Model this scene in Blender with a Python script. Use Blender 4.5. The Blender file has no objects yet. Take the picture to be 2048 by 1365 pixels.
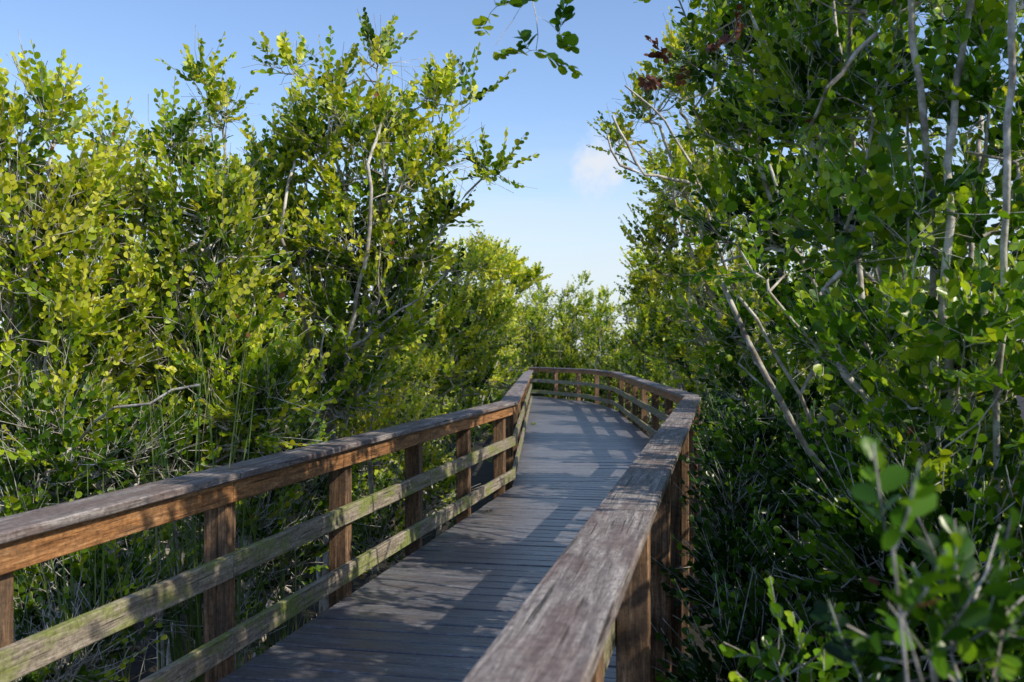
import bpy, math, random
import numpy as np
from mathutils import Vector
C = bpy.context.scene.collection
F = 1991.0; EYE = 1.6; HOR = 700.0; GZ = -0.9
def U(px, py, D):
    return np.array([(px-1024)/F*D, D, EYE+(HOR-py)/F*D])
def B(px, py, D, rx, ry, rd=None):
    a = rx/F*D; b = ry/F*D
    return (U(px, py, D), np.array([a, rd if rd else max(a, .25), b]))
def K(x, y, z, rx, ry, rz):
    return (np.array([x, y, z], float), np.array([rx, ry, rz], float))
SUNV = Vector((.86, -.51, 0)).normalized(); EL = math.radians(39)
SUN3 = np.array([SUNV.x*math.cos(EL), SUNV.y*math.cos(EL), math.sin(EL)])

# ------------------------------------------------------------ helpers
def mesh_np(name, verts, loops, totals, mat, parent=None, smooth=True, uv=None, tone=None, loc=None):
    me = bpy.data.meshes.new(name)
    verts = np.asarray(verts, dtype=np.float32); loops = np.asarray(loops, dtype=np.int32); totals = np.asarray(totals, dtype=np.int32)
    me.vertices.add(len(verts)); me.vertices.foreach_set('co', verts.ravel())
    me.loops.add(len(loops)); me.loops.foreach_set('vertex_index', loops)
    me.polygons.add(len(totals))
    st = np.concatenate([[0], np.cumsum(totals)[:-1]]).astype(np.int32)
    me.polygons.foreach_set('loop_start', st)
    me.update(calc_edges=True); me.validate()
    me.polygons.foreach_set('use_smooth', np.full(len(me.polygons), smooth, dtype=bool))
    if uv is not None:
        l = me.uv_layers.new(name='UVMap'); l.data.foreach_set('uv', np.asarray(uv, dtype=np.float32).ravel())
    if tone is not None:
        a = me.attributes.new('tone', 'FLOAT', 'POINT'); a.data.foreach_set('value', np.asarray(tone, dtype=np.float32))
    me.materials.append(mat)
    o = bpy.data.objects.new(name, me); C.objects.link(o)
    if parent: o.parent = parent
    if loc is not None: o.location = loc
    return o
def tag(o, label=None, cat=None, group=None, kind=None):
    if label: o['label'] = label
    if cat: o['category'] = cat
    if group: o['group'] = group
    if kind: o['kind'] = kind
    return o
def empty(name, loc, label, cat, group=None):
    o = bpy.data.objects.new(name, None); C.objects.link(o); o.location = loc
    return tag(o, label, cat, group)
def nz(v):
    return v/np.maximum(np.linalg.norm(v, axis=-1, keepdims=True), 1e-9)

# ------------------------------------------------------------ materials
def newmat(name):
    m = bpy.data.materials.new(name); m.use_nodes = True
    nt = m.node_tree; nt.nodes.clear()
    out = nt.nodes.new('ShaderNodeOutputMaterial')
    return m, nt, out
def N(nt, t, **kw):
    n = nt.nodes.new(t)
    for k, v in kw.items():
        if k in n.inputs: n.inputs[k].default_value = v
        else: setattr(n, k, v)
    return n
def ramp(nt, stops, src=None):
    r = nt.nodes.new('ShaderNodeValToRGB'); e = r.color_ramp.elements
    while len(e) > 1: e.remove(e[0])
    e[0].position = stops[0][0]; e[0].color = (*stops[0][1], 1)
    for p, c in stops[1:]:
        x = e.new(p); x.color = (*c, 1)
    if src is not None: nt.links.new(src, r.inputs[0])
    return r
def mix(nt, fac, a, b, mode='MIX'):
    m = nt.nodes.new('ShaderNodeMix'); m.data_type = 'RGBA'; m.blend_type = mode
    for s, v in ((m.inputs[0], fac), (m.inputs[6], a), (m.inputs[7], b)):
        if hasattr(v, 'is_linked'): nt.links.new(v, s)
        elif isinstance(v, tuple): s.default_value = (*v, 1)
        else: s.default_value = v
    return m.outputs[2]
def leaf_mat(name, stops, trans, tcol, rough=.40):
    m, nt, out = newmat(name); L = nt.links.new
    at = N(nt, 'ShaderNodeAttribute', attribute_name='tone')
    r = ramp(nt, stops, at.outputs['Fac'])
    ns = N(nt, 'ShaderNodeTexNoise', Scale=1.3, Detail=2.0)
    tc = N(nt, 'ShaderNodeTexCoord'); L(tc.outputs['Object'], ns.inputs['Vector'])
    mr = N(nt, 'ShaderNodeMapRange'); L(ns.outputs[0], mr.inputs[0])
    mr.inputs[1].default_value = .3; mr.inputs[2].default_value = .7; mr.inputs[3].default_value = .65; mr.inputs[4].default_value = 1.25
    col = mix(nt, 1.0, r.outputs[0], mr.outputs[0], 'MULTIPLY')
    p = N(nt, 'ShaderNodeBsdfPrincipled', Roughness=rough); p.inputs['Specular IOR Level'].default_value = .32
    L(col, p.inputs['Base Color'])
    t = N(nt, 'ShaderNodeBsdfTranslucent'); L(mix(nt, 1.0, col, tcol, 'MULTIPLY'), t.inputs[0])
    ms = N(nt, 'ShaderNodeMixShader'); ms.inputs[0].default_value = trans
    L(p.outputs[0], ms.inputs[1]); L(t.outputs[0], ms.inputs[2]); L(ms.outputs[0], out.inputs[0])
    return m
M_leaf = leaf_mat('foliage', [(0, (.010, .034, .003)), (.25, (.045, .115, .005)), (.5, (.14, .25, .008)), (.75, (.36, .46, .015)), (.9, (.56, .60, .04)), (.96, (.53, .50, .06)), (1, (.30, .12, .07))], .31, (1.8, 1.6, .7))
M_leaf_dk = leaf_mat('shade_foliage', [(0, (.008, .030, .005)), (.4, (.040, .118, .009)), (.75, (.14, .29, .013)), (.93, (.32, .44, .025)), (1, (.17, .07, .055))], .38, (1.9, 1.75, .6), .26)  # shaded copy of the foliage colours, shade put into a darker green
M_grass = leaf_mat('sedge_blades', [(0, (.06, .11, .028)), (.6, (.18, .27, .07)), (1, (.42, .38, .18))], .3, (1.6, 1.6, 1.2), .45)
M_litter = leaf_mat('dry_leaves', [(0, (.02, .014, .009)), (.5, (.05, .033, .02)), (1, (.12, .085, .05))], .1, (1.2, 1.0, .8), .7)

def bark_mat():
    m, nt, out = newmat('bark'); L = nt.links.new
    tc = N(nt, 'ShaderNodeTexCoord')
    n1 = N(nt, 'ShaderNodeTexNoise', Scale=9.0, Detail=5.0, Roughness=.65); L(tc.outputs['Object'], n1.inputs['Vector'])
    r = ramp(nt, [(.3, (.13, .11, .09)), (.46, (.33, .30, .26)), (.60, (.62, .60, .55))], n1.outputs[0])
    n2 = N(nt, 'ShaderNodeTexNoise', Scale=70.0, Detail=3.0); L(tc.outputs['Object'], n2.inputs['Vector'])
    bp = N(nt, 'ShaderNodeBump', Strength=.5, Distance=.006); L(n2.outputs[0], bp.inputs['Height'])
    p = N(nt, 'ShaderNodeBsdfPrincipled', Roughness=.85); L(r.outputs[0], p.inputs['Base Color']); L(bp.outputs[0], p.inputs['Normal'])
    L(p.outputs[0], out.inputs[0]); return m
M_bark = bark_mat()

def wood_mat(name, dark, mid, light, stain=None, stain_amt=.5, rough=.7, gs=1.0, spec=.3, crack=.35, knots=.8, us=1.0, slo=.46):
    m, nt, out = newmat(name); L = nt.links.new
    uv = N(nt, 'ShaderNodeUVMap')
    mp = N(nt, 'ShaderNodeMapping'); mp.inputs['Scale'].default_value = (2.2*us, 42*gs, 1); L(uv.outputs[0], mp.inputs[0])
    n0 = N(nt, 'ShaderNodeTexNoise', Scale=1.0, Detail=9.0, Roughness=.72, Distortion=.9); L(mp.outputs[0], n0.inputs['Vector'])
    mp2 = N(nt, 'ShaderNodeMapping'); mp2.inputs['Scale'].default_value = (16*us, 230*gs, 1); L(uv.outputs[0], mp2.inputs[0])
    n1 = N(nt, 'ShaderNodeTexNoise', Scale=1.0, Detail=5.0, Roughness=.7); L(mp2.outputs[0], n1.inputs['Vector'])
    r = ramp(nt, [(.34, dark), (.5, mid), (.64, light)], n0.outputs[0])
    r1 = ramp(nt, [(.36, (crack,)*3), (.46, (.92,)*3), (.65, (1.15,)*3)], n1.outputs[0])
    col = mix(nt, 1.0, r.outputs[0], r1.outputs[0], 'MULTIPLY')
    mp6 = N(nt, 'ShaderNodeMapping'); mp6.inputs['Scale'].default_value = (1.6*us, 75*gs, 1); L(uv.outputs[0], mp6.inputs[0])
    n6 = N(nt, 'ShaderNodeTexNoise', Scale=1.0, Detail=3.0, Roughness=.5, Distortion=.4); L(mp6.outputs[0], n6.inputs['Vector'])
    r6 = ramp(nt, [(.32, (crack*.5,)*3), (.365, (1, 1, 1))], n6.outputs[0])
    col = mix(nt, 1.0, col, r6.outputs[0], 'MULTIPLY')
    mp4 = N(nt, 'ShaderNodeMapping'); mp4.inputs['Scale'].default_value = (1, 3, 1); L(uv.outputs[0], mp4.inputs[0])
    n3 = N(nt, 'ShaderNodeTexNoise', Scale=1.9, Detail=8.0, Roughness=.7); L(mp4.outputs[0], n3.inputs['Vector'])
    r3 = ramp(nt, [(slo, (0, 0, 0)), (slo+.12, (stain_amt,)*3)], n3.outputs[0])
    if stain: col = mix(nt, r3.outputs[0], col, stain)
    n5 = N(nt, 'ShaderNodeTexNoise', Scale=38.0, Detail=6.0, Roughness=.75); L(uv.outputs[0], n5.inputs['Vector'])
    r5 = ramp(nt, [(.36, (.55, .53, .53)), (.5, (1, 1, 1)), (.66, (1.35, 1.35, 1.3))], n5.outputs[0])
    col = mix(nt, .85, col, r5.outputs[0], 'MULTIPLY')
    vo = N(nt, 'ShaderNodeTexVoronoi', Scale=1.0); mpk = N(nt, 'ShaderNodeMapping'); mpk.inputs['Scale'].default_value = (2.1, 5.5, 1)
    L(uv.outputs[0], mpk.inputs[0]); L(mpk.outputs[0], vo.inputs['Vector'])
    rk = ramp(nt, [(.03, (.35, .3, .28)), (.10, (1, 1, 1))], vo.outputs['Distance'])
    col = mix(nt, knots, col, rk.outputs[0], 'MULTIPLY')
    sm = mix(nt, .5, n1.outputs[0], n0.outputs[0]); sm = mix(nt, .35, sm, r6.outputs[0])
    bp = N(nt, 'ShaderNodeBump', Strength=1.0, Distance=.006); L(sm, bp.inputs['Height'])
    p = N(nt, 'ShaderNodeBsdfPrincipled', Roughness=rough); p.inputs['Specular IOR Level'].default_value = spec
    L(col, p.inputs['Base Color']); L(bp.outputs[0], p.inputs['Normal']); L(p.outputs[0], out.inputs[0])
    return m
M_cap = wood_mat('weathered_cap_wood', (.095, .082, .080), (.23, .205, .20), (.44, .40, .38), (.13, .085, .08), .6, .6)
M_top = wood_mat('brown_pine', (.13, .055, .020), (.36, .17, .065), (.55, .31, .15), (.13, .075, .04), .6, .65)
M_post = wood_mat('post_pine', (.075, .045, .028), (.19, .11, .06), (.36, .23, .14), (.05, .038, .03), .7, .75)
M_rail = wood_mat('grey_rail_wood', (.12, .10, .08), (.27, .23, .18), (.44, .39, .32), (.18, .23, .035), .75, .75, slo=.47)
M_deck = wood_mat('slate_deck_boards', (.082, .084, .100), (.145, .147, .172), (.24, .24, .265), (.11, .09, .09), .6, .34, .45, .75, .5, 0.)

def ground_mat():
    m, nt, out = newmat('marsh_ground'); L = nt.links.new
    tc = N(nt, 'ShaderNodeTexCoord')
    n1 = N(nt, 'ShaderNodeTexNoise', Scale=3.0, Detail=8.0, Roughness=.7); L(tc.outputs['Object'], n1.inputs['Vector'])
    r = ramp(nt, [(.35, (.008, .007, .006)), (.55, (.018, .016, .011)), (.7, (.025, .03, .014))], n1.outputs[0])
    bp = N(nt, 'ShaderNodeBump', Strength=.8, Distance=.05); L(n1.outputs[0], bp.inputs['Height'])
    p = N(nt, 'ShaderNodeBsdfPrincipled', Roughness=.9); L(r.outputs[0], p.inputs['Base Color']); L(bp.outputs[0], p.inputs['Normal'])
    L(p.outputs[0], out.inputs[0]); return m
M_ground = ground_mat()

# ------------------------------------------------------------ ground
g = mesh_np('ground', [(-400, -400, GZ), (400, -400, GZ), (400, 400, GZ), (-400, 400, GZ)], [0, 1, 2, 3], [4], M_ground, smooth=False)
g['kind'] = 'structure'

# ------------------------------------------------------------ boardwalk geometry
LP = [np.array(p, float) for p in [(-2.84, -2.0), (0.0, 11.6), (.55, 29.4), (-.6, 31.4), (-6.0, 33.4)]]
RP = [np.array(p, float) for p in [(-.90, -2.4), (2.33, 13.0), (2.78, 27.0), (2.35, 30.8), (.95, 34.2), (-5.2, 36.6)]]
def lateral(poly, side):
    n = len(poly); ds = [nz(poly[i+1]-poly[i]) for i in range(n-1)]
    perp = [np.array([-d[1], d[0]])*side for d in ds]
    out = []
    for i in range(n):
        if i == 0: v = perp[0]
        elif i == n-1: v = perp[-1]
        else:
            b = nz(perp[i-1]+perp[i]); v = b/np.dot(b, perp[i])
        out.append(v)
    return ds, perp, out
rngb = np.random.default_rng(5)
def prism(acc, A, Bv, mA, mB, o0, o1, z0, z1, ch=.004):
    prof = [(o0+ch, z0), (o1-ch, z0), (o1, z0+ch), (o1, z1-ch), (o1-ch, z1), (o0+ch, z1), (o0, z1-ch), (o0, z0+ch)]
    L = np.linalg.norm(Bv-A); ru = rngb.uniform(0, 90); rv = rngb.uniform(0, 9)
    acc_v, acc_l, acc_t, acc_uv = acc
    b = len(acc_v)
    for (P, m) in ((A, mA), (Bv, mB)):
        for o, z in prof:
            q = P+m*o; acc_v.append((q[0], q[1], z))
    per = [0]
    for i in range(8):
        a, c = prof[i], prof[(i+1) % 8]; per.append(per[-1]+math.hypot(a[0]-c[0], a[1]-c[1]))
    for i in range(8):
        j = (i+1) % 8
        acc_l += [b+i, b+8+i, b+8+j, b+j]; acc_t.append(4)
        acc_uv += [(ru, rv+per[i]), (ru+L, rv+per[i]), (ru+L, rv+per[i+1]), (ru, rv+per[i+1])]
    acc_l += [b+k for k in range(8)]; acc_t.append(8); acc_uv += [(ru+z, rv+o) for o, z in prof]
    acc_l += [b+15-k for k in range(8)]; acc_t.append(8); acc_uv += [(ru+3+z, rv+o) for o, z in prof[::-1]]
def newacc(): return ([], [], [], [])
def accobj(name, acc, mat, parent=None):
    return mesh_np(name, acc[0], acc[1], acc[2], mat, parent, smooth=False, uv=acc[3])
def vert_post(A, d, m, w, o0, o1, z0, z1):
    acc = newacc(); ch = .006
    c = [(-w/2+ch, o0), (w/2-ch, o0), (w/2, o0+ch), (w/2, o1-ch), (w/2-ch, o1), (-w/2+ch, o1), (-w/2, o1-ch), (-w/2, o0+ch)]
    ru = rngb.uniform(0, 90); rv = rngb.uniform(0, 9)
    lean = rngb.uniform(-.008, .008, 2)
    for z, k in ((z0, 0), (z1, 1)):
        for s, o in c:
            q = A+d*s+m*o+lean*(1-k); acc[0].append((q[0], q[1], z))
    per = [0]
    for i in range(8):
        a, e = c[i], c[(i+1) % 8]; per.append(per[-1]+math.hypot(a[0]-e[0], a[1]-e[1]))
    for i in range(8):
        j = (i+1) % 8
        acc[1].extend([i, 8+i, 8+j, j]); acc[2].append(4)
        acc[3].extend([(ru, rv+per[i]), (ru+z1-z0, rv+per[i]), (ru+z1-z0, rv+per[i+1]), (ru, rv+per[i+1])])
    acc[1].extend(range(8, 16)); acc[2].append(8); acc[3].extend([(ru+s, rv+o) for s, o in c])
    return acc
def railing(poly, side, label, spacing, starts):
    root = empty('wooden_railing', (0, 0, 0), label, 'railing')
    ds, perp, mit = lateral(poly, side)
    for i, d in enumerate(ds):
        A, Bv = poly[i], poly[i+1]; L = np.linalg.norm(Bv-A)
        n = max(1, round(L/3.4)); cuts = [0]+[L*(k/n)+rngb.uniform(-.15, .15) for k in range(1, n)]+[L]
        for k in range(n):
            s0, s1 = cuts[k]+(.003 if k else 0), cuts[k+1]-(.003 if k < n-1 else 0)
            P, Q = A+d*s0, A+d*s1
            mA = mit[i] if k == 0 else perp[i]; mB = mit[i+1] if k == n-1 else perp[i]
            dz = rngb.uniform(-.0025, .0025)
            a = newacc(); prism(a, P, Q, mA, mB, -.075, .145, .962+dz, 1.0+dz, .006); accobj('rail_cap', a, M_cap, root)
            for nm, z0, z1, mt in (('top_board', .852, .959, M_top), ('middle_rail', .485, .600, M_rail), ('lower_rail', .105, .220, M_rail)):
                e = rngb.uniform(-.004, .004)
                a = newacc(); prism(a, P, Q, mA, mB, -.039, -.001, z0+e*(nm != 'top_board'), z1+e*(nm != 'top_board')); accobj(nm, a, mt, root)
        s = starts[i]
        while s < L-.05:
            a = vert_post(A+d*s, d, perp[i], .10, .001, .125, GZ-.05, .9585)
            accobj('post', a, M_post, root); s += spacing[i]
    return root
l0 = np.linalg.norm(LP[1]-LP[0])
r_left = railing(LP, 1, 'wooden railing along the left side of the boardwalk, sunlit orange brown board under its cap', [1.6, 1.95, 1.6, 1.8], [(l0-.4) % 1.6, .55, .5, .5])
r0 = np.linalg.norm(RP[1]-RP[0])
r_right = railing(RP, -1, 'wooden railing on the right, its weathered cap nearest the viewer, bending round the curve', [1.55, 1.95, 1.9, 1.7, 1.8], [(r0-.12) % 1.55, .8, .9, .8, .6])

def clip(poly, nrm, c, keep_ge):
    out = []
    for i in range(len(poly)):
        a, b = poly[i], poly[(i+1) % len(poly)]
        da, db = np.dot(a, nrm)-c, np.dot(b, nrm)-c
        if not keep_ge: da, db = -da, -db
        if da >= 0: out.append(a)
        if (da >= 0) != (db >= 0): out.append(a+(b-a)*(da/(da-db)))
    return out
stL = [LP[0], LP[1], LP[2], LP[3], LP[3]*.8+LP[4]*.2, LP[4]]
stR = [RP[0], RP[1], RP[2], RP[3], RP[4], RP[5]]
acc = newacc(); PITCH = .185; HG = .0085
for i in range(5):
    quad = [stR[i], stR[i+1], stL[i+1], stL[i]]
    d = nz(nz(stR[i+1]-stR[i])+nz(stL[i+1]-stL[i]))
    e = np.array([d[1], -d[0]])
    ss = [np.dot(q, d) for q in quad]; s = min(ss)
    while s < max(ss):
        pl = clip(clip(quad, d, s+HG, True), d, s+PITCH-HG, False)
        pl = [p for k, p in enumerate(pl) if np.linalg.norm(p-pl[k-1]) > 1e-4] if len(pl) > 2 else []
        if len(pl) >= 3:
            z = rngb.uniform(-.003, .003); ru, rv = rngb.uniform(0, 90), rngb.uniform(0, 30)
            b = len(acc[0]); n = len(pl); cen = sum(pl)/n
            for p in pl: acc[0].append((p[0], p[1], -.04))
            for p in pl: acc[0].append((p[0], p[1], -.006+z))
            for p in pl:
                v = p-d*math.copysign(min(.006, abs(np.dot(p-cen, d))*.5), np.dot(p-cen, d)); acc[0].append((v[0], v[1], z))
            uvp = [(ru+np.dot(p, e), rv+np.dot(p, d)) for p in pl]
            for lv in (0, 1):
                for j in range(n):
                    q = (j+1) % n
                    acc[1].extend([b+lv*n+j, b+lv*n+q, b+lv*n+n+q, b+lv*n+n+j]); acc[2].append(4)
                    acc[3].extend([uvp[j], uvp[q], (uvp[q][0], uvp[q][1]+.01), (uvp[j][0], uvp[j][1]+.01)])
            acc[1].extend([b+2*n+j for j in range(n)]); acc[2].append(n); acc[3].extend(uvp)
        s += PITCH
deck = accobj('boardwalk', acc, M_deck); deck['kind'] = 'structure'
for poly, side in ((LP, 1), (RP, -1)):
    ds, perp, mit = lateral(poly, side)
    for i in range(len(ds)):
        a = newacc(); prism(a, poly[i], poly[i+1], mit[i], mit[i+1], -.06, -.02, -.24, -.042); accobj('joist', a, M_post, deck)

# ------------------------------------------------------------ tree generator
T_v = np.array([(0, 0, 0), (.26, -.29, .06), (.28, 0, 0), (.26, .29, .06), (.68, -.40, .10), (.68, 0, .01), (.68, .40, .10), (.94, -.22, .05), (1, 0, 0), (.94, .22, .05)])
T_f = [(0, 2, 1), (0, 3, 2), (1, 2, 5, 4), (2, 3, 6, 5), (4, 5, 8, 7), (5, 6, 9, 8)]
T_l = np.array([i for f in T_f for i in f]); T_t = np.array([len(f) for f in T_f])
def leaves_mesh(name, pos, a, b, size, tone, mat, parent, wid=1.0):
    n = nz(np.cross(a, b)); b = nz(np.cross(n, a))
    V = pos[:, None, :]+size[:, None, None]*(T_v[None, :, 0:1]*a[:, None, :]+wid*T_v[None, :, 1:2]*b[:, None, :]+T_v[None, :, 2:3]*n[:, None, :])
    k = len(pos)
    loops = (T_l[None, :]+10*np.arange(k)[:, None]).ravel()
    return mesh_np(name, V.reshape(-1, 3), loops, np.tile(T_t, k), mat, parent, tone=np.repeat(tone, 10))
def tubes_mesh(name, nodes, par, rad, mat, parent):
    nodes = np.array(nodes); par = np.array(par); n = len(nodes)
    d = np.zeros((n, 3)); ok = par >= 0
    d[ok] = nz(nodes[ok]-nodes[par[ok]]); d[~ok] = (0, 0, 1)
    main = np.zeros(n, bool); best = {}
    for i in range(n):
        p = par[i]
        if p >= 0 and (p not in best or rad[i] > rad[best[p]]): best[p] = i
    for i in best.values(): main[i] = True
    idx = np.where(ok)[0]
    VV, LL, TT = [], [], []; base = 0
    ref = nz(np.array([.13, .95, .27]))
    for k, sel in ((3, idx[rad[idx] < .005]), (8, idx[rad[idx] >= .005])):
        if len(sel) == 0: continue
        p = par[sel]
        ds = np.where(main[sel][:, None], d[p], d[sel]); rs = np.where(main[sel], rad[p], np.minimum(rad[p], rad[sel]*1.3))
        ang = np.arange(k)*2*np.pi/k; ca, sa = np.cos(ang), np.sin(ang)
        def ring(P, D, R):
            u = nz(np.cross(D, ref)); v = np.cross(D, u)
            return P[:, None]+R[:, None, None]*(u[:, None]*ca[None, :, None]+v[:, None]*sa[None, :, None])
        r1 = ring(nodes[p], ds, rs); r2 = ring(nodes[sel], d[sel], rad[sel])
        V = np.concatenate([r1, r2], 1).reshape(-1, 3); m = len(sel)
        j = np.arange(k); jn = (j+1) % k
        q = np.stack([j, jn, jn+k, j+k], 1).ravel()
        LL.append((q[None]+2*k*np.arange(m)[:, None]).ravel()+base); TT.append(np.full(m*k, 4)); VV.append(V); base += len(V)
    return mesh_np(name, np.concatenate(VV), np.concatenate(LL), np.concatenate(TT), mat, parent)
def LX(y): return np.interp(y, [-2, 11.6, 29.4], [-2.84, 0, .55])
def RX(y): return np.interp(y, [-2.4, 13, 27], [-.9, 2.33, 2.78])

def make_tree(name, label, cat, base, blobs, nshoots, leaf=.066, seed=1, bare=.12, stems=None, stem_r=.02, group=None, mat=None, up=.62, tone0=0., shoot=(.18, .40), nl=13, rmul=1.0, drop=.16, push=True, extra=(), red=.0006, wid=1.0, pushd=.42):
    rng = np.random.default_rng(seed); mat = mat or M_leaf
    base3 = np.array([base[0], base[1], GZ])
    root = empty(name, tuple(base3), label, cat, group)
    nodes = [np.zeros(3)]; par = [-1]
    def path(pts, start):
        prev = start
        for q in pts:
            q = np.asarray(q, float); p0 = nodes[prev]; L = np.linalg.norm(q-p0); k = max(1, int(L/.14))
            wob = rng.normal(0, .022*min(L, 1.6), 3)
            for s in range(1, k+1):
                t = s/k
                nodes.append(p0+(q-p0)*t+wob*math.sin(t*math.pi)+rng.normal(0, .007, 3)*(s < k)); par.append(prev); prev = len(nodes)-1
        return prev
    def nearest(q):
        A = np.array(nodes); dd = np.linalg.norm(A-q, axis=1)+.7*np.maximum(0, A[:, 2]-q[2]+.05)
        return int(np.argmin(dd))
    minr = {}
    if stems:
        for s in stems:
            sr = stem_r
            if isinstance(s, tuple): s, sr = s
            pts = [np.asarray(p)-base3 for p in s]; n0 = len(nodes)
            first = s[0][2] < 1.3
            A = np.array(nodes)
            path(pts, 0 if first else int(np.argmin(np.linalg.norm(A-pts[0], axis=1))))
            m = len(nodes)-n0
            for k in range(m): minr[n0+k] = sr*(1 if first else .6)*(1-.6*k/m)
    vol = np.array([np.prod(b[1])**.7 for b in blobs]); order = np.argsort(-vol)
    for bi in order[:7]:
        c = blobs[bi][0]-base3+np.array([0, 0, -blobs[bi][1][2]*.4])
        st = nearest(c*np.array([.5, .5, .35])) if len(nodes) > 1 and rng.random() < .5 else 0
        p0 = nodes[st]; mid = p0+(c-p0)*.5+np.array([0, 0, .12*np.linalg.norm(c-p0)])*rng.uniform(-.6, 1)
        path([mid, c], st)
    w = vol/vol.sum(); bi = rng.choice(len(blobs), nshoots, p=w)
    allb = list(blobs); flag = np.zeros(nshoots)
    for ex in extra:
        allb.append(ex[0]); bi = np.concatenate([bi, np.full(ex[1], len(allb)-1)]); flag = np.concatenate([flag, np.full(ex[1], 2. if len(ex) > 2 else 1.)])
    nshoots = len(bi)
    cen = np.array([b[0] for b in allb])[bi]-base3; rad3 = np.array([b[1] for b in allb])[bi]
    dirs = nz(rng.normal(size=(nshoots, 3))); rr = rng.random(nshoots)**.36
    # gather shoots into clumps so dark gaps open between them
    tips = cen+dirs*rr[:, None]*rad3
    nc = max(4, nshoots//16); cl = tips[rng.choice(nshoots, nc, replace=False)] if nshoots > 40 else None
    if cl is not None:
        for i in range(nshoots):
            if flag[i] == 0:
                j = int(np.argmin(np.sum((cl-tips[i])**2, 1))); tips[i] += (cl[j]-tips[i])*.36
    tips[:, 2] -= np.where(flag > 0, .05, drop)
    tips[:, 2] = np.maximum(tips[:, 2], .08+rng.random(nshoots)*.2)
    if push:
        W = tips+base3; lo = W[:, 2] < 1.25; lx = LX(W[:, 1])-.42-rng.random(nshoots)*.25; rx = RX(W[:, 1])+pushd+rng.random(nshoots)*.25
        onl = base[0] < (LX(base[1])+RX(base[1]))/2
        bad = lo & (W[:, 0] > lx) & (W[:, 1] < 30) if onl else lo & (W[:, 0] < rx) & (W[:, 1] < 28)
        tips[bad, 0] = (lx if onl else rx)[bad]-base3[0]
    sd = np.argsort(np.linalg.norm(tips*np.array([1, 1, .8]), axis=1)+5*(flag > 0))
    tips = tips[sd]; dirs = dirs[sd]; rr = rr[sd]; flag = flag[sd]
    SP, SD, SL, SR, SF = [], [], [], [], []
    arr = np.zeros((len(nodes)+nshoots*14+50, 3)); cnt = len(nodes); arr[:cnt] = np.array(nodes); parl = list(par)
    for i in range(nshoots):
        q = tips[i]
        dd = np.linalg.norm(arr[:cnt]-q, axis=1)+(.7*np.maximum(0, arr[:cnt, 2]-q[2]+.05) if flag[i] == 0 else 0)
        j = int(np.argmin(dd)); p0 = arr[j]; L = np.linalg.norm(q-p0); k = max(1, min(5, int(L/.12)))
        bend = rng.normal(0, .09, 3)*L+np.array([0, 0, -.10*L]); prev = j
        for s in range(1, k+1):
            t = s/k; arr[cnt] = p0+(q-p0)*t+bend*math.sin(t*math.pi); parl.append(prev); prev = cnt; cnt += 1
        u2 = up if flag[i] == 0 else .35
        dr = nz(dirs[i]*.7+np.array([0, 0, u2])+nz(q-p0)*.45+rng.normal(0, .28, 3))
        Ls = rng.uniform(*shoot)*(1 if flag[i] == 0 else .55)
        if rng.random() < bare and flag[i] == 0:
            for f in range(3):
                d2 = nz(dr+rng.normal(0, .5, 3)); l2 = Ls*rng.uniform(.5, 1.2)
                arr[cnt] = q+d2*l2*.5; parl.append(prev); arr[cnt+1] = arr[cnt]+nz(d2+rng.normal(0, .3, 3))*l2*.5; parl.append(cnt); cnt += 2
        else:
            arr[cnt] = q+dr*Ls*.5; parl.append(prev); arr[cnt+1] = q+dr*Ls+np.array([0, 0, .02]); parl.append(cnt); cnt += 2
            SP.append(q); SD.append(dr); SL.append(Ls); SR.append(rr[i]); SF.append(flag[i])
    nodes = arr[:cnt]; par = np.array(parl)
    count = np.zeros(cnt); leafn = np.ones(cnt, bool); leafn[par[1:]] = False; count[leafn] = 1
    for i in range(cnt-1, 0, -1): count[par[i]] += count[i]
    rad = .0019*rmul*np.maximum(count, 1)**.43
    for k, v in minr.items(): rad[k] = max(min(rad[k], v*1.3), v)
    tubes_mesh('trunk', nodes, par, rad, M_bark, root)
    SP, SD, SL, SR, SF = np.array(SP), np.array(SD), np.array(SL), np.array(SR), np.array(SF); m = len(SP)
    rv = nz(rng.normal(0, .45, (m, 3))+np.array([0, 0, 1.])); S = nz(np.cross(SD, rv)+1e-4)
    stone = rng.normal(.34+tone0, .16, m)+np.clip((SP[:, 2]+GZ-1.3)*.07, -.2, .15)+(SR-.75)*.8  # inner leaves darker: older, with crown shade put into their tone
    pos, aa, bb, sz, tn = [], [], [], [], []
    for k in range(nl):
        t = (k+.6)/nl; sg = (-1)**k if k < nl-1 else 0
        p = SP+SD*(SL*t)[:, None]
        a = nz(SD*(.6+.5*t)+S*sg*.75+rng.normal(0, .20, (m, 3)))
        npl = np.cross(a, SD+rng.normal(0, .25, (m, 3))); npl = nz(npl)*np.sign(np.sum(npl*SUN3, 1, keepdims=True)+1e-6)
        nt_ = nz(npl*.65+SUN3*.35+rng.normal(0, .32, (m, 3)))
        b = nz(np.cross(nt_, a))
        keep = rng.random(m) < np.where(SF == 1, .85, .94)
        pos.append(p[keep]); aa.append(a[keep]); bb.append(b[keep]); sz.append((leaf*rng.uniform(.66, 1.2, m)*(1-.34*t*t))[keep])
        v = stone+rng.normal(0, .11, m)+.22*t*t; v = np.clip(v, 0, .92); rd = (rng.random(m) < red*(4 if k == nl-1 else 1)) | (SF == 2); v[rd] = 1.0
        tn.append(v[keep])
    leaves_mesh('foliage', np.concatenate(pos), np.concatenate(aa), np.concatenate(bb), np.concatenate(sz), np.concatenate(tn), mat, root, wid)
    return root

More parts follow.
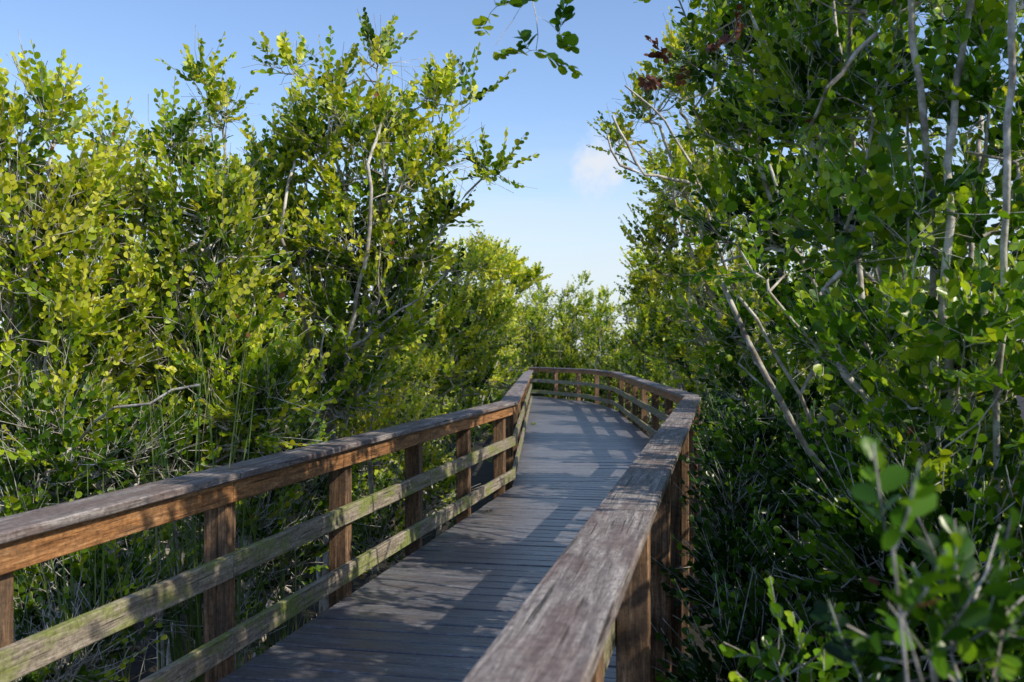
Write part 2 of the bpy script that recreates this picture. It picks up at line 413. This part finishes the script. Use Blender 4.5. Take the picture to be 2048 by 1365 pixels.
# ------------------------------------------------------------ left side trees
make_tree('cocoplum_tree', 'tall bright yellow green tree at the far left edge, twigs rising near the frame top', 'tree', (-3.4, 6.2),
    [B(50, 145, 6, 30, 50), B(95, 190, 6, 26, 50), B(30, 265, 6, 90, 70), B(130, 380, 6.2, 90, 75), B(20, 450, 6, 150, 130), B(160, 560, 6.2, 150, 120), B(60, 700, 6, 190, 110), B(100, 830, 6, 170, 80)], 1150, .057, 11, .2, tone0=.22)
make_tree('cocoplum_tree', 'thin twiggy yellow green tree with bare upright twigs beside the leftmost tree', 'tree', (-2.9, 7.2),
    [B(210, 250, 7, 16, 60), B(240, 360, 7, 80, 40), B(175, 330, 7, 26, 40), B(250, 450, 7, 120, 75), B(300, 600, 7, 140, 110), B(240, 760, 7, 160, 90)], 850, .057, 12, .36, tone0=.18)
make_tree('cocoplum_tree', 'dense green tree with a narrow rounded top, left of the tall central tree', 'tree', (-2.35, 6.8),
    [B(350, 255, 6.6, 40, 45), B(385, 360, 6.6, 80, 55), B(420, 480, 6.6, 120, 100), B(400, 640, 6.6, 140, 110), B(480, 760, 6.6, 140, 90), B(360, 840, 6.4, 120, 70)], 1000, .057, 13, .22, tone0=.12)
make_tree('cocoplum_tree', 'slim tree with loose leafy twigs against the sky, just left of the tallest tree', 'tree', (-2.3, 8.6),
    [B(405, 125, 8, 26, 22), B(450, 190, 8, 40, 40), B(520, 340, 8, 70, 80), B(540, 480, 8.2, 110, 120)], 440, .062, 14, .3, tone0=.10)
make_tree('cocoplum_tree', 'tallest tree left of the boardwalk, its wide open crown spreading over the railing', 'tree', (-1.55, 8.4),
    [B(750, 80, 8, 30, 42), B(655, 125, 8, 30, 42), B(565, 95, 8, 42, 20), B(850, 155, 8, 60, 34), B(930, 155, 7.9, 32, 18), B(700, 230, 8, 130, 60), B(860, 275, 8, 75, 32), B(970, 310, 7.9, 45, 18),
     B(610, 280, 8, 75, 65), B(760, 340, 8, 120, 52), B(900, 400, 8, 50, 28), B(690, 450, 8, 140, 80), B(830, 480, 8, 70, 60), B(720, 600, 8, 140, 90), B(650, 740, 8, 140, 80)],
    1400, .063, 15, .28, stems=[[U(640, 900, 8.3), U(690, 700, 7.8), U(735, 500, 7.5), U(735, 330, 7.5), U(770, 200, 8)], [U(640, 900, 8.3), U(600, 600, 7.8), U(560, 470, 7.6), U(590, 300, 7.8)], ([U(690, 700, 7.8), U(800, 620, 7.5), U(900, 540, 7.6)], .02)], stem_r=.026, rmul=1.05, tone0=.10)
make_tree('cocoplum_tree', 'leafy tree behind the far end of the near left railing, right of the tallest tree', 'tree', (-1.3, 12.8),
    [B(905, 535, 12, 80, 60), B(950, 505, 13, 50, 20), B(860, 640, 12, 110, 90), B(945, 640, 12.5, 70, 80), B(800, 740, 12, 130, 60), B(940, 735, 12.6, 60, 40)], 1000, .063, 16, .16, tone0=.22)
make_tree('cocoplum_tree', 'sunlit tree reaching over the left railing where it runs straight to the bend', 'tree', (-.9, 20),
    [B(985, 515, 19, 60, 40), B(1030, 550, 20, 40, 26), B(1085, 530, 20, 18, 12), B(975, 620, 19, 60, 80), B(1005, 640, 20, 30, 60), B(960, 720, 19, 55, 40)], 900, .074, 17, .1, tone0=.24)
make_tree('understory_shrub', 'yellow green shrub low behind the middle of the left railing', 'shrub', (-1.3, 10.0),
    [B(770, 740, 9.2, 80, 50), B(820, 830, 9.8, 70, 60), B(850, 920, 10, 50, 50), B(730, 830, 9, 80, 60)], 540, .044, 18, .15, tone0=.36)
make_tree('understory_shrub', 'shaded green shrub behind the railing below the tallest tree, tangled with grey twigs', 'shrub', (-1.9, 7.0),
    [B(560, 860, 6.9, 110, 90), B(440, 800, 6.6, 130, 80), B(620, 950, 7.4, 90, 80), B(480, 990, 6.4, 110, 110), B(600, 1080, 6.6, 110, 80)], 640, .056, 19, .4, tone0=-.02, up=.4)
make_tree('understory_shrub', 'dark leafy shrub at the left edge behind the near railing', 'shrub', (-3.2, 5.6),
    [B(90, 850, 5.6, 180, 80), B(250, 880, 6, 150, 90), B(60, 980, 5.4, 150, 100), B(160, 1130, 5.2, 150, 100), B(30, 1260, 4.8, 110, 80)], 720, .055, 20, .42, tone0=-.04, up=.4,
    stems=[([U(60, 1000, 5.5), U(160, 880, 5.6), U(230, 815, 5.4), U(300, 808, 5.35), U(345, 780, 5.35), U(400, 770, 5.4)], .015)])
make_tree('understory_shrub', 'low twiggy shrub at ground level between the near left posts', 'shrub', (-2.2, 4.6),
    [B(260, 1270, 4.5, 130, 60), B(120, 1330, 4.2, 110, 50), B(330, 1180, 5, 90, 50), B(560, 1200, 6, 80, 50)], 240, .048, 22, .6, tone0=-.04, up=.4)
make_tree('understory_shrub', 'low shrub seen between the posts near the end of the left railing', 'shrub', (-.95, 12.4),
    [B(900, 860, 12, 70, 50), B(955, 810, 13, 40, 40), B(870, 950, 10.8, 70, 60), B(760, 1060, 9, 70, 70)], 480, .05, 21, .25, tone0=.06)

# ------------------------------------------------------------ right side trees
make_tree('cocoplum_tree', 'tree leaning over the right railing with pale bare branches on its sky side', 'tree', (3.0, 11.5),
    [B(1310, 200, 10.5, 60, 60), B(1240, 255, 10.5, 25, 42), B(1400, 120, 10.5, 90, 80), B(1340, 340, 10.6, 80, 55), B(1440, 300, 11, 110, 110), B(1300, 440, 11, 45, 40), B(1400, 480, 11, 110, 90), B(1460, 620, 11, 110, 100), B(1420, 720, 11.4, 80, 60)],
    1250, .067, 31, .34, stems=[[U(1520, 860, 11), U(1480, 600, 11), U(1400, 370, 10.3), U(1290, 350, 10.0), U(1225, 230, 10.0)], [U(1400, 370, 10.3), U(1330, 240, 10), U(1250, 170, 10)], [U(1290, 350, 10.0), U(1240, 330, 9.9), U(1215, 270, 9.9)]], stem_r=.03, rmul=1.1, tone0=.14)
make_tree('cocoplum_tree', 'sunlit tree beyond the leaning tree, behind the right railing', 'tree', (3.6, 17.5),
    [B(1300, 520, 17, 55, 50), B(1350, 580, 17, 90, 80), B(1310, 660, 17, 60, 60), B(1400, 660, 17, 90, 90), B(1290, 570, 17.5, 40, 50)], 900, .074, 32, .15, tone0=.18)
make_tree('cocoplum_tree', 'large shady tree over the right railing, pale leaning trunk, branches filling the frame top', 'tree', (3.2, 6.6),
    [B(1460, 50, 6.2, 110, 80), B(1600, 60, 6.3, 150, 110), B(1430, 200, 6.4, 80, 60), B(1570, 250, 6.5, 140, 110), B(1730, 180, 6.4, 150, 140), B(1490, 400, 6.6, 100, 80), B(1650, 430, 6.5, 160, 120), B(1560, 600, 6.6, 140, 100), B(1740, 640, 6.6, 150, 130), B(1640, 790, 6.4, 130, 90), B(1520, -100, 6.2, 200, 80), B(1480, 740, 7, 60, 70),
     B(1500, 440, 5.1, 100, 80, .15), B(1680, 700, 5.1, 70, 70, .15), K(2.5, 5.9, 4.2, .8, .8, .25), K(3.3, 7.0, 4.3, .9, .8, .3), K(2.3, 7.6, 4.1, .6, .8, .25)],  # high crown blobs above the view, added to shade the deck
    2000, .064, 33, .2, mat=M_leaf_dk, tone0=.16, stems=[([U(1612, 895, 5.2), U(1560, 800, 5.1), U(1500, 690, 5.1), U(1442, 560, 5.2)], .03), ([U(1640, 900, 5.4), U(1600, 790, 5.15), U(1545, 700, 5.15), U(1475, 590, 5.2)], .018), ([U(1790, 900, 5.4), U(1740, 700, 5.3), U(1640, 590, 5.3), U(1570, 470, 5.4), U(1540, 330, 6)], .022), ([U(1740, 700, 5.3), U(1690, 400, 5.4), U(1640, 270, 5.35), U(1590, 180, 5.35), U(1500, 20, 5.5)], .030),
     ([U(1500, 20, 5.5), U(1470, 40, 5.4), U(1380, 95, 5.4), U(1320, 150, 5.4)], .010)], stem_r=.03, rmul=.9,
    extra=[(B(1440, 70, 5.4, 50, 10, .06), 3, 1), (B(1380, 105, 5.4, 40, 10, .06), 3, 1), (B(1320, 140, 5.4, 14, 8, .04), 2, 1)])
make_tree('cocoplum_tree', 'nearest tree on the right, grey trunks, a twig hanging against open sky at the top', 'tree', (2.0, 4.3),
    [B(1750, 60, 4.1, 170, 110), B(1980, 150, 4.0, 120, 180), B(1700, 380, 4.2, 100, 90), B(1960, 430, 4.0, 120, 130), B(1800, 660, 4.0, 130, 100), B(2000, 700, 3.7, 100, 140), B(1900, 850, 3.9, 150, 90), B(1620, 160, 4.4, 110, 80), B(1820, 330, 3.6, 80, 80, .15), B(1960, 560, 3.4, 80, 80, .15), B(1750, -200, 4, 260, 120),
     K(1.7, 3.3, 3.75, .7, .6, .2), K(2.6, 3.2, 3.8, .7, .6, .25), K(2.3, 2.4, 3.7, .7, .6, .25), K(1.5, 4.8, 3.95, .6, .5, .2)],  # unseen crown top, added to break sun on the near deck into dapples
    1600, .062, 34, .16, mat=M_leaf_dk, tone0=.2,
    stems=[[U(1900, 1000, 3.9), U(1885, 620, 3.8), U(1895, 330, 3.8), U(1945, 0, 3.85), U(1960, -250, 4.0)], [U(1870, 1100, 4.1), U(1870, 500, 4.1), U(1850, 250, 3.85), U(1825, 0, 3.85), U(1780, -220, 4.1)],
           ([U(1780, -220, 4.1), U(1500, -300, 4.1), U(1250, -230, 4.05), U(1080, -90, 4)], .02), ([U(1080, -90, 4), U(1060, -20, 4), U(1072, 30, 4), U(1076, 70, 4)], .005), ([U(1080, -90, 4), U(1030, -60, 4), U(985, -10, 4)], .005), ([U(1072, 30, 4), U(1100, 45, 4), U(1130, 30, 4)], .004), ([U(1060, -20, 4), U(1025, 40, 4), U(990, 90, 4)], .003)], stem_r=.026, rmul=.6,
    extra=[(B(985, -10, 4, 10, 6, .05), 2), (B(1060, 75, 4, 14, 5, .05), 3), (B(1118, 40, 4, 10, 5, .05), 2), (B(1020, -50, 4, 20, 10, .05), 2),
           (K(.9, 4.4, 3.6, .5, .4, .12), 14), (K(.45, 3.7, 3.45, .4, .35, .1), 10), (K(1.3, 5.5, 4.1, .5, .4, .12), 12), (K(.2, 4.6, 3.9, .4, .3, .1), 7)])  # unseen overhead sprays, added to cast leaf shadow on the left cap
make_tree('understory_shrub', 'dark green shrub hugging the outer side of the right railing', 'shrub', (2.3, 6.0),
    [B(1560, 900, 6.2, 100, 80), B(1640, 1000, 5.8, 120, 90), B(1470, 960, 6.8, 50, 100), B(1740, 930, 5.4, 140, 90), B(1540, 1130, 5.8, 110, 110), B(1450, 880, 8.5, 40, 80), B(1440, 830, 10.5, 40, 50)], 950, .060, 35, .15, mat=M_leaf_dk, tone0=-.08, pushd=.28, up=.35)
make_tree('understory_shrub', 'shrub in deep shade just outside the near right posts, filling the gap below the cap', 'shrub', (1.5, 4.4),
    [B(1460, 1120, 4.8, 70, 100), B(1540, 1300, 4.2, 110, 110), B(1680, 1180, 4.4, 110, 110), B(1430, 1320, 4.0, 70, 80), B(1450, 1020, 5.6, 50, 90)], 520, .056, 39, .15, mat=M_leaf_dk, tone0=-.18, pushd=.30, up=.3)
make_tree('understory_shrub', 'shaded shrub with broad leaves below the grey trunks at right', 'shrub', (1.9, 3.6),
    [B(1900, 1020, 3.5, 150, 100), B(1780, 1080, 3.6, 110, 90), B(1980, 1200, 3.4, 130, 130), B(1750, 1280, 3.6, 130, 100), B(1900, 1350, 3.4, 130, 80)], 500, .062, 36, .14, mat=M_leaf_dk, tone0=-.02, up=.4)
make_tree('broadleaf_sprig', 'large blurred glossy leaves close to the lens at the lower right corner', 'shrub', (1.2, 1.8),
    [B(1950, 1240, 1.55, 80, 60, .08), B(1860, 1280, 1.55, 60, 50, .08), B(1990, 1370, 1.45, 60, 50, .08), B(1720, 1350, 1.65, 70, 40, .08)], 24, .050, 37, .03, mat=M_leaf_dk, tone0=.06, shoot=(.10, .17), nl=9, drop=0, wid=.85)
make_tree('broadleaf_sprig', 'single upright shoot with large round leaves and a red tip, out of focus at right', 'shrub', (.95, 1.5),
    [B(1785, 1090, 1.3, 10, 16, .03), B(1800, 1210, 1.3, 16, 20, .03)], 3, .048, 40, .0, mat=M_leaf_dk, tone0=.12, shoot=(.09, .13), nl=8, drop=0, up=1.6, red=.04, wid=.9)
make_tree('broadleaf_sprig', 'small upright plant with pale green leaves beside the right railing near the bottom', 'shrub', (.95, 2.9),
    [B(1560, 1200, 2.6, 45, 45, .12), B(1510, 1260, 2.6, 25, 40, .1), B(1620, 1320, 2.5, 60, 40, .1)], 20, .050, 38, .05, mat=M_leaf_dk, tone0=.24, shoot=(.10, .18), nl=9, wid=.9)

# ------------------------------------------------------------ generic trees and copies
def generic(seed, name, label, loc, group=None, h=5.0, bare=.14, tone0=.05, ns=1000):
    rng = np.random.default_rng(seed); bl = []
    for k in range(13):
        z = h*(.08+.80*k/12); r = 1.35*math.sin(math.pi*min(.95, .25+.62*k/12))
        a = k*2.4+rng.uniform(-.4, .4); rr = r*rng.uniform(.3, .75)
        bl.append((np.array([loc[0]+rr*math.cos(a), loc[1]+rr*math.sin(a), GZ+z]), np.array([r*.55, r*.55, h*.10])*rng.uniform(.7, 1.15)))
    return make_tree(name, label, 'tree', loc, bl, ns, .074, seed, bare, tone0=tone0, group=group, push=False)
def copy_tree(o, loc, rz, s, label, group=None):
    c = o.copy(); C.objects.link(c); c.location = (loc[0], loc[1], GZ); c.rotation_euler = (0, 0, rz); c.scale = (s[0], s[0], s[1])
    c['label'] = label
    if group: c['group'] = group
    elif 'group' in c: del c['group']
    for ch in o.children:
        d = ch.copy(); C.objects.link(d); d.parent = c
    return c
gl = 'trees massed behind the front row on the left'; gr = 'trees massed behind the front row on the right'; gf = 'trees closing the view beyond the far bend'
ll = 'leafy tree in the mass behind the front trees left of the boardwalk'; lr = 'leafy tree in the mass behind the front trees right of the boardwalk'
lf = 'leafy tree in the mass beyond the far bend of the boardwalk'
G = [generic(51, 'cocoplum_tree', ll, (-4.8, 8.4), gl, h=4.6, tone0=.12, ns=1150),
     generic(52, 'cocoplum_tree', lr, (4.6, 12.5), gr, bare=.2, tone0=.12, ns=1150),
     generic(53, 'cocoplum_tree', lf, (1.0, 39), gf, tone0=.12, ns=1500)]
rr = random.Random(3)
def put(lst, lab, grp):
    for x, y, w, h in lst: copy_tree(G[rr.randrange(3)], (x, y), rr.uniform(-1.1, 1.1), (w, h), lab, grp)
put([(-3.9, 10.8, 1.0, .74), (-5.2, 13.5, 1.2, .84), (-3.0, 13.6, 1.0, .72), (-2.4, 16.4, 1.0, .76), (-4.5, 18, 1.2, .9), (-2.3, 21, 1., .86), (-1.7, 24.8, 1., .93),
     (-1.1, 28.2, 1.0, .98)], ll, gl)
put([(4.6, 8.8, 1.1, 1.05), (4.2, 15.3, 1.0, .98), (4.2, 20.0, 1.0, .92), (4.3, 23.6, 1.0, .97), (4.1, 27.4, 1.0, .95), (4.6, 31, 1.0, 1.0)], lr, gr)
put([(3.6, 34.2, 1., .97), (2.7, 37, 1.1, 1.08), (-.9, 39.5, 1.1, 1.12), (2.8, 41, 1.2, 1.18), (5.4, 38, 1.3, 1.15), (.9, 42, 1.4, 1.22), (-2.6, 36.9, 1.1, 1.0), (.4, 37.9, .9, 1.02), (1.9, 36.6, .7, .8)], lf, gf)
copy_tree(G[0], (3.5, 1.6), .6, (1.0, .98), 'tree to the right of the camera, outside the frame, shading the near deck')
copy_tree(G[1], (2.9, -1.1), -.7, (1.0, .85), 'tree behind the camera on the right, outside the frame')
copy_tree(G[0], (3.8, 3.6), -.4, (1.1, 1.08), 'tree just right of the frame behind the grey trunks')
copy_tree(G[1], (3.5, 5.3), .9, (.95, .98), 'leafy tree at the right edge directly behind the grey trunks')
copy_tree(G[0], (2.3, .7), 2.0, (.75, .62), 'low tree beside the camera on the right, outside the frame')  # unseen, added to keep sun off the near right posts

# ------------------------------------------------------------ sedge clumps
def sedge(loc, n, h, seed, label, spread=.22):
    rng = np.random.default_rng(seed); V, Lp, T, tone = [], [], [], []
    for i in range(n):
        a = rng.uniform(0, 6.28); lean = rng.uniform(.05, .45); H = h*rng.uniform(.5, 1.1); r0 = rng.uniform(0, spread)
        b = rng.uniform(0, 6.28); p = np.array([r0*math.cos(b), r0*math.sin(b), 0]); d = np.array([math.cos(a), math.sin(a), 0])
        if d[0] > 0: d[0] *= .45
        s = np.array([-math.sin(a), math.cos(a), 0])
        w = rng.uniform(.004, .010); base = len(V); tv = np.clip(rng.normal(.5, .25), 0, 1)
        for k in range(8):
            t = k/7; c = p+d*lean*H*t**2.2+np.array([0, 0, H*(t-.22*lean*t**3)]); ww = w*(1-t)**.6+.0006
            V.append(c-s*ww); V.append(c+s*ww); tone += [tv, tv]
            if k: q = base+2*k; Lp += [q-2, q-1, q+1, q]; T.append(4)
    o = mesh_np('sedge_clump', V, Lp, T, M_grass, tone=tone, loc=(loc[0], loc[1], GZ))
    return tag(o, label, 'grass clump')
sedge((-1.66, 5.35), 60, 2.7, 61, 'tallest green sedge clump, rising behind the left railing past its cap')
sedge((-2.05, 4.8), 75, 1.9, 62, 'arching green sedge clump behind the near left railing')
sedge((-2.5, 4.2), 60, 1.5, 63, 'sedge clump at the lower left edge behind the near railing')
sedge((-1.45, 6.3), 40, 1.8, 64, 'sedge clump behind the left railing in front of the shaded twiggy shrub')

# ------------------------------------------------------------ litter on ground and deck
rng = np.random.default_rng(8); n = 6000
pos = np.stack([rng.uniform(-7, 6, n), rng.uniform(1, 18, n), GZ+.01+rng.random(n)*.03], 1)
a = rng.normal(size=(n, 3)); a[:, 2] *= .25; b = rng.normal(size=(n, 3)); b[:, 2] *= .25
lit = leaves_mesh('leaf_litter', pos, nz(a), nz(b), rng.uniform(.04, .08, n), rng.random(n), M_litter, None)
tag(lit, 'dry brown leaves lying on the marsh floor below the trees', 'leaf litter', kind='stuff')
def sprig(x, y, k, seed, mat, label, name='fallen_leaf_sprig'):
    rng = np.random.default_rng(seed)
    p = np.stack([rng.normal(0, .05, k), rng.normal(0, .05, k), .006+rng.random(k)*.02], 1)
    a = rng.normal(size=(k, 3)); a[:, 2] = rng.random(k)*.3; b = rng.normal(size=(k, 3)); b[:, 2] *= .2
    o = leaves_mesh(name, p, nz(a), nz(b), rng.uniform(.035, .06, k), rng.uniform(.3, .8, k), mat, None); o.location = (x, y, 0)
    tag(o, label, 'fallen leaves')
sprig(.45, 21.2, 22, 1, M_leaf, 'green leafy sprig lying on the deck beside the far left railing')
sprig(-.21, 9.8, 2, 2, M_litter, 'small brown fallen leaf on the deck near the middle of the left railing')

# ------------------------------------------------------------ light, sky, camera
sv = Vector(SUN3)
sl = bpy.data.lights.new('sun', 'SUN'); sl.energy = 5.0; sl.angle = math.radians(.5); sl.color = (1, .90, .73)
so = bpy.data.objects.new('sun', sl); C.objects.link(so); so.rotation_euler = sv.to_track_quat('Z', 'Y').to_euler(); so.location = (8, -4, 9)
w = bpy.data.worlds.new('World'); bpy.context.scene.world = w; w.use_nodes = True; nt = w.node_tree; nt.nodes.clear()
out = nt.nodes.new('ShaderNodeOutputWorld'); bg = nt.nodes.new('ShaderNodeBackground'); bg.inputs[1].default_value = .122
sk = nt.nodes.new('ShaderNodeTexSky'); sk.sky_type = 'NISHITA'; sk.sun_disc = False; sk.sun_elevation = EL; sk.sun_rotation = math.atan2(SUNV.x, SUNV.y)
sk.ozone_density = 1.8; sk.air_density = 1.0; sk.dust_density = .5
gain = mix(nt, 1.0, sk.outputs[0], (1.45, 1.50, 1.66), 'MULTIPLY')
tc = nt.nodes.new('ShaderNodeTexCoord'); sx = nt.nodes.new('ShaderNodeSeparateXYZ'); nt.links.new(tc.outputs['Generated'], sx.inputs[0])
mpw = nt.nodes.new('ShaderNodeMapping'); mpw.inputs['Scale'].default_value = (3, 3, 22); nt.links.new(tc.outputs['Generated'], mpw.inputs[0])
nw = nt.nodes.new('ShaderNodeTexNoise'); nw.inputs['Scale'].default_value = 1.6; nw.inputs['Detail'].default_value = 6; nt.links.new(mpw.outputs[0], nw.inputs['Vector'])
ma = nt.nodes.new('ShaderNodeMath'); ma.operation = 'MULTIPLY_ADD'; nt.links.new(nw.outputs[0], ma.inputs[0]); ma.inputs[1].default_value = -.16; nt.links.new(sx.outputs[2], ma.inputs[2])
hz = nt.nodes.new('ShaderNodeMapRange'); nt.links.new(ma.outputs[0], hz.inputs[0]); hz.inputs[1].default_value = -.06; hz.inputs[2].default_value = .16; hz.inputs[3].default_value = .85; hz.inputs[4].default_value = 0; hz.interpolation_type = 'SMOOTHSTEP'
hazed = mix(nt, hz.outputs[0], gain, (6.3, 6.9, 7.4))
sub = nt.nodes.new('ShaderNodeVectorMath'); sub.operation = 'SUBTRACT'; nt.links.new(tc.outputs['Generated'], sub.inputs[0])
cd = Vector((.092, 1, .188)).normalized(); sub.inputs[1].default_value = cd
nn = nt.nodes.new('ShaderNodeTexNoise'); nn.inputs['Scale'].default_value = 26; nn.inputs['Detail'].default_value = 8; nn.inputs['Roughness'].default_value = .6; nt.links.new(tc.outputs['Generated'], nn.inputs['Vector'])
ln = nt.nodes.new('ShaderNodeVectorMath'); ln.operation = 'LENGTH'; nt.links.new(sub.outputs[0], ln.inputs[0])
m1 = nt.nodes.new('ShaderNodeMath'); m1.operation = 'MULTIPLY_ADD'; nt.links.new(nn.outputs[0], m1.inputs[0]); m1.inputs[1].default_value = .09; nt.links.new(ln.outputs['Value'], m1.inputs[2])
mr = nt.nodes.new('ShaderNodeMapRange'); nt.links.new(m1.outputs[0], mr.inputs[0]); mr.inputs[1].default_value = .052; mr.inputs[2].default_value = .084; mr.inputs[3].default_value = .85; mr.inputs[4].default_value = 0; mr.interpolation_type = 'SMOOTHSTEP'
fin = mix(nt, mr.outputs[0], hazed, (6.9, 7.1, 7.5))
nt.links.new(fin, bg.inputs[0]); nt.links.new(bg.outputs[0], out.inputs[0])
cam = bpy.data.cameras.new('camera'); co = bpy.data.objects.new('camera', cam); C.objects.link(co)
cam.lens = 35; cam.sensor_width = 36; cam.clip_end = 2000; cam.clip_start = .05
co.location = (0, 0, EYE); co.rotation_euler = (math.radians(90)+math.atan(17.5/F), 0, 0)
cam.dof.use_dof = True; cam.dof.focus_distance = 6.5; cam.dof.aperture_fstop = 4.0
bpy.context.scene.camera = co
bpy.context.scene.view_settings.view_transform = 'Standard'; bpy.context.scene.view_settings.look = 'None'
